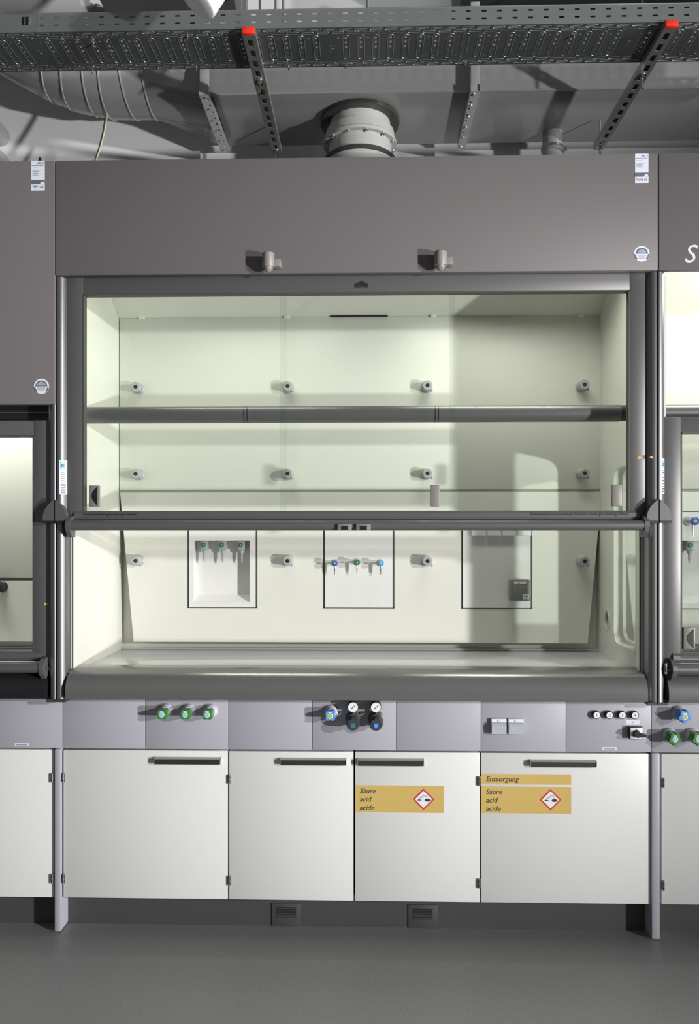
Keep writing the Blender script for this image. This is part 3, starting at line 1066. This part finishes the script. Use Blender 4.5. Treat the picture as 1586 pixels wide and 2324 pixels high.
# ------------------------------------------------------------------ base cabinets
def hazard_sign(parent, x0, x1, z0, z1, lines, picto, lx, name='hazard_label', lab='ochre acid warning label'):
    m = MB('label', 'ink', 'red', 'white')
    y = -0.0004
    m.use('label').box(x0, x1, y, 0.001, z0, z1)
    m.use('ink')
    for txt, z in lines:
        m.text(txt, lx, y - 0.0004, z, 0.0255, 0.22)
    if picto:
        cx, cz, r = picto
        m.use('red').poly_y([(cx - r, cz), (cx, cz - r), (cx + r, cz), (cx, cz + r)], y - 0.0004)
        q = r * 0.80
        m.use('white').poly_y([(cx - q, cz), (cx, cz - q), (cx + q, cz), (cx, cz + q)], y - 0.0008)
        m.use('ink')
        yy = y - 0.0012

        def R(a0, a1, b0, b1, ang=0.0):
            ca, sa = cos(ang), sin(ang)
            mx, mz = (a0 + a1) / 2, (b0 + b1) / 2
            pts = []
            for p, s in ((a0, b0), (a1, b0), (a1, b1), (a0, b1)):
                u, v = p - mx, s - mz
                pts.append((cx + r * (mx + u * ca - v * sa), cz + r * (mz + u * sa + v * ca)))
            m.poly_y(pts, yy)
        # two tilted tubes, drops, a bar and a hand
        R(-0.38, -0.05, 0.22, 0.25, 0.25)
        R(-0.36, -0.07, 0.14, 0.165, 0.25)
        R(-0.07, -0.04, 0.19, 0.30, 0.25)
        R(0.02, 0.34, 0.36, 0.39, -0.2)
        R(0.00, 0.32, 0.27, 0.295, -0.2)
        R(0.0, 0.03, 0.33, 0.44, -0.2)
        R(-0.40, -0.37, 0.02, 0.12)
        R(0.30, 0.33, 0.10, 0.22)
        R(-0.55, -0.18, -0.10, -0.03)
        R(-0.48, -0.30, -0.05, 0.0)
        m.poly_y([(cx + r * a, cz + r * b) for a, b in ((0.10, -0.06), (0.16, -0.16), (0.40, -0.20), (0.62, -0.12), (0.62, -0.02), (0.48, 0.06), (0.28, 0.08), (0.14, 0.02))], yy)
    part(name, m, parent, lab)


def bar_handle(parent, xa, xb):
    m = MB('handle', 'brown')
    # shallow channel pull: sloping bright top, dark hollow front
    m.use('handle').prism([(0.0, 0.6320), (-0.006, 0.6320), (-0.0175, 0.6290), (-0.0175, 0.6270), (-0.006, 0.6290), (-0.0, 0.6290)], 'x', xa, xb)
    for x in (xa, xb - 0.003):
        m.prism([(0.0, 0.6320), (-0.006, 0.6320), (-0.0175, 0.6285), (-0.0175, 0.612), (-0.012, 0.6085), (0.0, 0.6085)], 'x', x, x + 0.003)
    m.use('brown').box(xa + 0.003, xb - 0.003, -0.0160, -0.001, 0.6090, 0.6272)
    return part('handle', m, parent, 'long bar pull, bright on top with a dark front')


def hinge(parent, x, z, w=0.0055):
    m = MB('silver', 'brown')
    m.cyl((x, -0.0045, z - 0.016), (x, -0.0045, z + 0.016), 0.0045, 12)
    for k in (-0.008, 0.008):
        m.use('brown').cyl((x, -0.0045, z + k - 0.001), (x, -0.0045, z + k + 0.001), 0.0047, 12)
    m.use('silver').box(x - w, x + w, -0.0025, 0.0, z - 0.016, z + 0.016, 0.0005)
    part('hinge', m, parent, 'small metal door hinge')


def cabinet(x0, x1, label, handle=None, hinges=(), signs=(), group='white base cabinets under the hoods'):
    t = thing('base_cabinet', label, 'cabinet', ((x0 + x1) / 2, 0.28, 0.12), group)
    part('carcass', MB('cab').box(x0 + 0.002, x1 - 0.002, 0.021, 0.54, 0.1235, 0.655), t)
    d = part('door', MB('cab').box(x0 + 0.0022, x1 - 0.0022, 0.0, 0.019, 0.1225, 0.6535, 0.0014), t)
    if handle:
        bar_handle(d, *handle)
    for h in hinges:
        for z in (0.554, 0.1915):
            hinge(d, h, z)
    for s in signs:
        hazard_sign(d, *s[:7], **(s[7] if len(s) > 7 else {}))


cabinet(0.001, 0.599, 'wide plain white cabinet at the left, its pull near its right corner', (0.3345, 0.574), (0.0045,))
cabinet(0.600, 1.0495, 'narrow plain white cabinet left of the first acid label', (0.786, 1.0225), (0.6045,))
cabinet(1.0505, 1.4975, 'white cabinet with a single ochre acid label', (1.0610, 1.2975), (1.4925,),
        [(1.0535, 1.3684, 0.4387, 0.5350, [('Säure', 0.5065), ('acid', 0.4772), ('acide', 0.4465)], (1.2965, 0.4867, 0.0385), 1.0690)])
cabinet(1.4985, 2.0985, 'wide white cabinet with two stacked ochre disposal labels', (1.6700, 1.9035), (),
        [(1.5005, 1.8181, 0.5420, 0.5790, [('Entsorgung', 0.5525)], None, 1.5170, dict(name='disposal_label', lab='ochre disposal label')),
         (1.5005, 1.8181, 0.4396, 0.5345, [('Säure', 0.5075), ('acid', 0.4775), ('acide', 0.4475)], (1.7453, 0.4890, 0.0385), 1.5170)])
cabinet(-0.63, -0.0295, 'white cabinet cut off by the left photo edge', None, (-0.0355,))
cabinet(2.1335, 2.73, 'white cabinet cut off by the right photo edge', None, (2.1395,))

for i, (xa, xb, lab) in enumerate(((-0.0250, -0.0030, 'lilac grey pedestal panel between the two leftmost cabinets'), (2.0975, 2.1255, 'lilac grey pedestal panel between the two rightmost cabinets'))):
    m = MB('fascia')
    m.box(xa, xb, -0.0100, 0.52, 0.004, 0.6585, 0.003)
    single('pedestal_panel', m, lab, 'panel', 'floor-standing pedestal panels')

t = thing('plinth', 'dark kickboard under the middle hood with two louvred vents', 'kickboard', (1.05, 0.06, 0), 'dark kickboards under the cabinets')
part('board', MB('plinth').box(-0.0025, 2.097, 0.057, 0.075, 0.0005, 0.1225), t)
for x0 in (0.7485, 1.2448):
    m = MB('plinth', 'black')
    m.use('plinth').box(x0, x0 + 0.106, 0.053, 0.058, 0.001, 0.084, 0.0015)
    m.use('black').box(x0 + 0.017, x0 + 0.088, 0.0524, 0.056, 0.034, 0.070)
    m.use('plinth')
    for k in range(6):
        z = 0.037 + k * 0.0058
        m.prism([(0.0515, z), (0.056, z + 0.0035), (0.056, z + 0.001), (0.0515, z - 0.0015)], 'x', x0 + 0.018, x0 + 0.087)
    part('louvre_vent', m, t, 'square louvred vent')
single('plinth', MB('plinth').box(-0.7, -0.0265, 0.057, 0.075, 0.0005, 0.122), 'dark kickboard at the left photo edge', 'kickboard', 'dark kickboards under the cabinets')
single('plinth', MB('plinth').box(2.1265, 2.8, 0.057, 0.075, 0.0005, 0.122), 'dark kickboard at the right photo edge', 'kickboard', 'dark kickboards under the cabinets')


# ------------------------------------------------------------------ overhead: cable tray
TY0, TY1, TZ = -0.232, -0.026, 3.0815
tx0, tx1 = -0.75, 2.75
PITCH = 0.05
tray = thing('cable_tray', 'long perforated galvanised cable tray running across the top', 'cable tray', (1.0, -0.13, TZ))


def stad(cx, cy, lx, ly, n=4):
    """obround hole"""
    r = min(lx, ly) / 2
    return rrect(cx - lx / 2, cx + lx / 2, cy - ly / 2, cy + ly / 2, r * 0.95, n)


# side walls
nx = int((tx1 - tx0) / PITCH)
for y, nm in ((TY0, 'front'), (TY1, 'rear')):
    holes = []
    if nm == 'front':
        for i in range(nx):
            cx = tx0 + (i + 0.5) * PITCH
            for z in (0.0215, 0.0455):
                holes.append(stad(cx, TZ + z, 0.017, 0.0062, 3))
    else:
        for i in range(nx):
            cx = tx0 + (i + 0.5) * PITCH + 0.006
            for z in (0.0225, 0.0465):
                holes.append(stad(cx, TZ + z, 0.021, 0.009, 3))
    m = MB('galv').sheet([(tx0, TZ), (tx1, TZ), (tx1, TZ + 0.06), (tx0, TZ + 0.06)], holes, 0.0012, Matrix.Translation((0, y, 0)) @ XZ)
    m.cyl((tx0, y, TZ + 0.06), (tx1, y, TZ + 0.06), 0.0022, 8)
    part('tray_side', m, tray)
# floor of the tray with ribs, seen from below
holes = []
ribs = MB('galv')
W_ = TY1 - TY0


def half_ring(m, pts, z, r):
    """raised bead along a closed outline under the sheet"""
    n = len(pts)
    P = [Vector((p[0], p[1], z)) for p in pts]
    m.tube(P + [P[0]], r, 6, False)


skip = {3, 4, 5, 14, 34}
for i in range(nx):
    cx = tx0 + (i + 0.5) * PITCH
    if int((cx + 0.75) / PITCH) % 20 in (14,):
        for dy in (-0.015, 0.0, 0.012):
            holes.append(stad(cx + random.uniform(-0.004, 0.004), -0.125 + dy, 0.010, 0.005, 2))
    else:
        for k in range(5):
            yy = TY0 + 0.052 + k * 0.0235
            holes.append(stad(cx, yy, 0.0075, 0.013, 2))
        half_ring(ribs, rrect(cx - 0.0105, cx + 0.0105, TY0 + 0.038, TY1 - 0.042, 0.0095, 4), TZ, 0.0017)
    if i % 2 == 0:
        holes.append(stad(cx + PITCH / 2, TY0 + 0.052, 0.009, 0.005, 2))
        holes.append(stad(cx + PITCH / 2, TY1 - 0.056, 0.009, 0.005, 2))
    for yy, off in ((TY0 + 0.011, 0), (TY0 + 0.026, PITCH / 2), (TY1 - 0.012, 0), (TY1 - 0.028, PITCH / 2)):
        half_ring(ribs, rrect(cx + off - 0.020, cx + off + 0.020, yy - 0.0045, yy + 0.0045, 0.0043, 3), TZ, 0.0013)
        if yy < TY0 + 0.02 or yy > TY1 - 0.02:
            holes.append(stad(cx + off, yy, 0.026, 0.0045, 2))
m = MB('galv_shaded').sheet([(tx0, TY0), (tx1, TY0), (tx1, TY1), (tx0, TY1)], holes, 0.0012, Matrix.Translation((0, 0, TZ)))
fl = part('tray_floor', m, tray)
part('tray_ribs', ribs, fl)
# splice plate of the next length of tray at the left, with two spring clips
m = MB('galv').box(tx0, 0.0185, TY0 - 0.0022, TY0 - 0.0008, TZ + 0.002, TZ + 0.057)
sp = part('splice_plate', m, tray, 'overlapping splice plate')
m = MB('steel', 'black')
m.use('black').box(-0.039, -0.015, TY0 - 0.0028, TY0 - 0.002, TZ + 0.022, TZ + 0.049)
for x in (-0.032, -0.017):
    m.use('steel').box(x, x + 0.005, TY0 - 0.006, TY0 - 0.0025, TZ + 0.023, TZ + 0.048, 0.001)
part('spring_clip', m, sp, 'bright spring clip over a dark slot')
for x, y in ((0.175, TY0 + 0.06), (0.50, TY0 + 0.03), (1.78, TY0 + 0.055), (1.44, TY1 - 0.008), (0.49, TY1 - 0.006), (0.12, TY1 - 0.006), (0.82, TY1 - 0.01), (1.02, TY1 - 0.012)):
    part('tray_bolt', MB('steel').lathe((x, y, TZ), (0, 0, -1), [(0, 0.0055), (0.003, 0.005), (0.0035, 0.0028), (0.014, 0.0028)], 10), tray, 'bright bolt end')


# ------------------------------------------------------------------ support struts under the tray
def strut(x, label):
    y0, y1, z1 = -0.243, 0.520, TZ - 0.003
    z0 = z1 - 0.022
    t = thing('support_strut', label, 'support rail', (x, 0.1, z0), 'slotted rails carrying the tray')
    holes = []
    y = y0 + 0.045
    while y < y1 - 0.03:
        holes.append(rrect(x - 0.0085, x + 0.0085, y - 0.017, y + 0.017, 0.003, 2))
        y += 0.0555
    m = MB('galv_light').sheet([(x - 0.0205, y0), (x + 0.0205, y0), (x + 0.0205, y1), (x - 0.0205, y1)], holes, 0.0022, Matrix.Translation((0, 0, z0 + 0.001)))
    for s in (-1, 1):
        m.box(x + s * 0.0205 - 0.0011, x + s * 0.0205 + 0.0011, y0, y1, z0, z1)
        m.box(min(x + s * 0.0205, x + s * 0.012), max(x + s * 0.0205, x + s * 0.012), y0, y1, z1 - 0.002, z1)
    m.box(x - 0.0205, x + 0.0205, y0, y1, z1 - 0.0015, z1)  # closing lid added to keep the slots dark inside
    part('channel', m, t)
    part('end_cap', MB('redcap').box(x - 0.020, x + 0.020, y0 - 0.008, y0 + 0.008, z0 - 0.0005, z1 - 0.001, 0.002), t, 'red plastic end cap')
    for y, ztop in ((0.010, 4.30), (0.498, 3.165)):
        m = MB('steel').cyl((x, y, z0 - 0.045), (x, y, ztop), 0.0042, 10)
        m.lathe((x, y, z0 - 0.014), (0, 0, 1), [(0, 0.009), (0.012, 0.009)], 6)
        m.lathe((x, y, z0 - 0.002), (0, 0, 1), [(0, 0.013), (0.002, 0.013)], 14)
        part('threaded_rod', m, t, 'bright threaded rod with nut')


strut(0.7105, 'slotted tray rail with red cap left of the round exhaust collar')
strut(2.0720, 'slotted tray rail with red cap at the right photo edge')


# ------------------------------------------------------------------ exhaust ducts
DY0, DY1, DZ = 0.300, 0.700, 3.180
m = MB('duct')
m.box(0.445, 3.2, DY0, DY1, DZ, 3.46, 0.004)
m.box(0.445, 3.2, DY0 - 0.002, DY0 + 0.006, DZ - 0.002, DZ + 0.006)
single('exhaust_duct', m, 'large rectangular grey exhaust duct above the hoods', 'duct')

t = thing('elbow_duct', 'round segmented grey duct bending up at the upper left', 'duct', (0.0, 0.5, 3.2))
R0 = 0.205
path = [Vector((0.185, 0.50, 3.425)), Vector((0.02, 0.50, 3.428)), Vector((-0.10, 0.495, 3.448)), Vector((-0.22, 0.485, 3.492)), Vector((-0.36, 0.47, 3.565)), Vector((-0.62, 0.45, 3.70)), Vector((-1.1, 0.42, 3.95))]
m = MB('duct').tube(path, R0, 40)
part('bent_pipe', m, t)
for f in (0.0, 0.55, 1.0, 1.55, 2.1, 2.75):
    i = min(int(f), len(path) - 2)
    p = path[i].lerp(path[i + 1], f - i)
    d = (path[i + 1] - path[i]).normalized()
    part('seam_ring', MB('duct_light').lathe(p - d * 0.003, d, [(0, R0), (0.001, R0 + 0.004), (0.005, R0 + 0.004), (0.006, R0)], 40, False), t, 'raised seam ring')
# transition from the round pipe to the rectangular duct
m = MB('duct')
n = 40
A, B = [], []
for k in range(n):
    a = 2 * pi * k / n
    A.append(m.bm.verts.new((0.185, 0.50 + R0 * cos(a), 3.425 + R0 * sin(a))))
    ca, sa = cos(a), sin(a)
    q = 1 / max(abs(ca), abs(sa))
    B.append(m.bm.verts.new((0.445, 0.50 + (DY1 - DY0) / 2 * ca * q, 3.32 + 0.14 * sa * q)))
for k in range(n):
    m._f([A[k], A[(k + 1) % n], B[(k + 1) % n], B[k]], True)
part('transition_piece', m, t, 'tapering piece from round to rectangular')


def duct_bracket(x, xs, label):
    t = thing('duct_bracket', label, 'bracket', (x, 0.3, 3.13), 'angle brackets carrying the exhaust duct')
    part('hanger_post', MB('duct_light').box(x - 0.017, x + 0.017, 0.252, 0.272, 3.150, 3.50, 0.001), t)
    holes = []
    y = 0.275
    while y < 0.66:
        holes.append(stad(x + xs * 0.010, y, 0.008, 0.014, 2))
        y += 0.045
    m = MB('duct_light').sheet([(x - 0.018, 0.245), (x + 0.018, 0.245), (x + 0.018, 0.675), (x - 0.018, 0.675)], holes, 0.002, Matrix.Translation((0, 0, 3.148)))
    m.box(x - 0.018, x - 0.016, 0.245, 0.675, 3.148, 3.176)
    m.box(x + 0.016, x + 0.018, 0.245, 0.675, 3.148, 3.176)
    part('carrier_arm', m, t)
    for y in (0.26, 0.34, 0.42, 0.50, 0.58, 0.66):
        part('bolt', MB('steel').lathe((x + xs * 0.004, y, 3.148), (0, 0, -1), [(0, 0.0055), (0.005, 0.005), (0.0055, 0)], 8), t, 'bright bolt head')


duct_bracket(0.4565, 1, 'grey duct bracket where the round duct meets the box duct')
duct_bracket(1.5160, -1, 'grey duct bracket right of the round exhaust collar')

# round exhaust collar between the hood roof and the duct
cx, cy = 1.0655, 0.500
t = thing('exhaust_collar', 'round flanged exhaust collar above the middle hood', 'duct collar', (cx, cy, 2.735))
m = MB('duct_light').lathe((cx, cy, 2.736), (0, 0, 1), [(0, 0.150), (0.27, 0.150), (0.28, 0.1335), (0.335, 0.1335)], 48)
part('collar_pipe', m, t)
part('clamp_band', MB('frame_dark').lathe((cx, cy, 2.985), (0, 0, 1), [(0, 0.150), (0.002, 0.153), (0.018, 0.153), (0.020, 0.150)], 48, False), t, 'dark sealing band')
fl = part('flange', MB('duct_light').lathe((cx, cy, 3.068), (0, 0, 1), [(0, 0.132), (0.0, 0.154), (0.014, 0.154), (0.020, 0.148), (0.055, 0.144), (0.058, 0.128), (0.111, 0.128)], 56), t)
part('mirrored_band_ring', MB('frame_dark').lathe((cx, cy, 3.162), (0, 0, 1), [(0, 0.129), (0, 0.166), (0.017, 0.166)], 48, False), t, 'dark ring standing in for the band mirrored in the duct')  # dark ring added as the collar band's reflection in the glossy duct underside
for k in range(12):
    a = 2 * pi * k / 12 + 0.2
    part('flange_bolt', MB('steel').lathe((cx + 0.1445 * cos(a), cy + 0.1445 * sin(a), 3.068), (0, 0, -1), [(0, 0.0055), (0.006, 0.0055), (0.0075, 0.003), (0.010, 0.003)], 8), fl, 'bright bolt')

x, y = 1.9040, 0.620
t = thing('vent_pipe', 'slim grey vent pipe with a clamped coupling at the right', 'pipe', (x, y, 2.735))
part('pipe', MB('duct').cyl((x, y, 2.736), (x, y, 3.1795), 0.0425, 28), t)
cpl = part('coupling', MB('duct_light').lathe((x, y, 2.94), (0, 0, 1), [(0, 0.0475), (0.185, 0.0475), (0.188, 0.0425)], 28, False), t, 'paler coupling sleeve')
for z in (3.04, 3.105):
    m = MB('galv_light').lathe((x, y, z), (0, 0, 1), [(0, 0.0475), (0.001, 0.0495), (0.010, 0.0495), (0.011, 0.0475)], 28, False)
    m.box(x + 0.046, x + 0.062, y - 0.006, y + 0.006, z - 0.002, z + 0.013, 0.001)
    part('hose_clamp', m, cpl, 'hose clamp with screw')

# cables hanging from the elbow to the hood roof
for i, (col, off, r, lab) in enumerate((('black', -0.007, 0.0026, 'thin black cable hanging beside the yellow-green one'), ('cable_yellow', 0.0, 0.0038, 'yellow-green cable hanging from the round duct to the roof'), ('cable_white', 0.009, 0.0030, 'white cable hanging to the right of the yellow-green one'))):
    pts = []
    for k in range(15):
        u = k / 14
        pts.append((-0.014 + off - 0.11 * u ** 2.3, 0.50 - 0.01 * i - 0.15 * u, 3.212 - 0.474 * u))
    single('hanging_cable', MB(col).tube(pts, r, 8), lab, 'cable', 'cables hanging from the round duct')

single('cable_spike', MB('black').lathe((-0.094, 0.02, 2.7355), (0.06, 0, 1), [(0, 0.011), (0.03, 0.0095), (0.055, 0.005), (0.063, 0.003)], 12), 'small black spike-shaped piece on top of the left-hand hood', 'fitting')

# grey round fittings peeping in at the left edge in front of the wall
for z, lab in ((3.290, 'upper round grey pipe end at the left photo edge'), (3.165, 'lower round grey pipe end at the left photo edge')):
    single('pipe_end', MB('duct').cyl((-0.620, 0.70, z), (-0.620, WALL_Y - 0.001, z), 0.045, 28), lab, 'pipe', 'pipe ends at the left edge')

# things above the tray
single('ceiling_duct', MB('duct_dark').box(1.48, 4.2, 0.15, 0.75, 3.62, 4.1, 0.005), 'dark box duct under the ceiling at the upper right', 'duct')
single('ceiling_pipe', MB('duct').cyl((-1.6, -0.1, 3.42), (0.02, 0.15, 3.50), 0.13, 32), 'round grey pipe over the tray at the upper left', 'pipe')
single('ceiling_beam', MB('duct_dark').box(0.10, 0.60, 0.05, 0.20, 3.42, 4.0), 'dark beam over the tray behind the white spotlight', 'beam')
t = thing('ceiling_stanchion', 'pale vertical double rail above the tray beside the spotlight', 'rail', (0.665, 0.0, 3.4))
for dx in (-0.013, 0.009):
    part('rail', MB('galv_light').box(0.636 + dx, 0.652 + dx, 0.02, 0.05, 3.16, 4.30), t)
for x, lab in ((0.735, 'left of the two thin pipes above the tray near the left red cap'), (0.765, 'right of the two thin pipes above the tray near the left red cap')):
    single('thin_pipe', MB('duct_light').cyl((x, 0.32, 3.47), (x, 0.32, 4.30), 0.010, 12), lab, 'pipe', 'thin vertical pipes above the tray')
single('thin_pipe', MB('galv').cyl((1.098, 0.25, 3.47), (1.098, 0.25, 4.30), 0.005, 10), 'thin rod above the tray in the centre', 'pipe')

# white spotlight hanging in front of the tray
t = thing('spotlight', 'white spotlight housing hanging in front of the tray', 'lamp', (0.66, -0.45, 2.95))
base = Vector((0.590, -0.46, 3.005))
ax = Vector((0.50, 0.10, 0.86)).normalized()
part('housing', MB('white').lathe(base - ax * 0.0, ax, [(0, 0), (0.0, 0.048), (0.004, 0.055), (0.012, 0.0585), (0.16, 0.0585), (0.20, 0.045), (0.22, 0.025), (0.222, 0)], 40), t)
part('drop_rod', MB('white').cyl(base + ax * 0.21, (base + ax * 0.21) + Vector((0, 0, 4.29 - (base + ax * 0.21).z)), 0.010, 12), t)
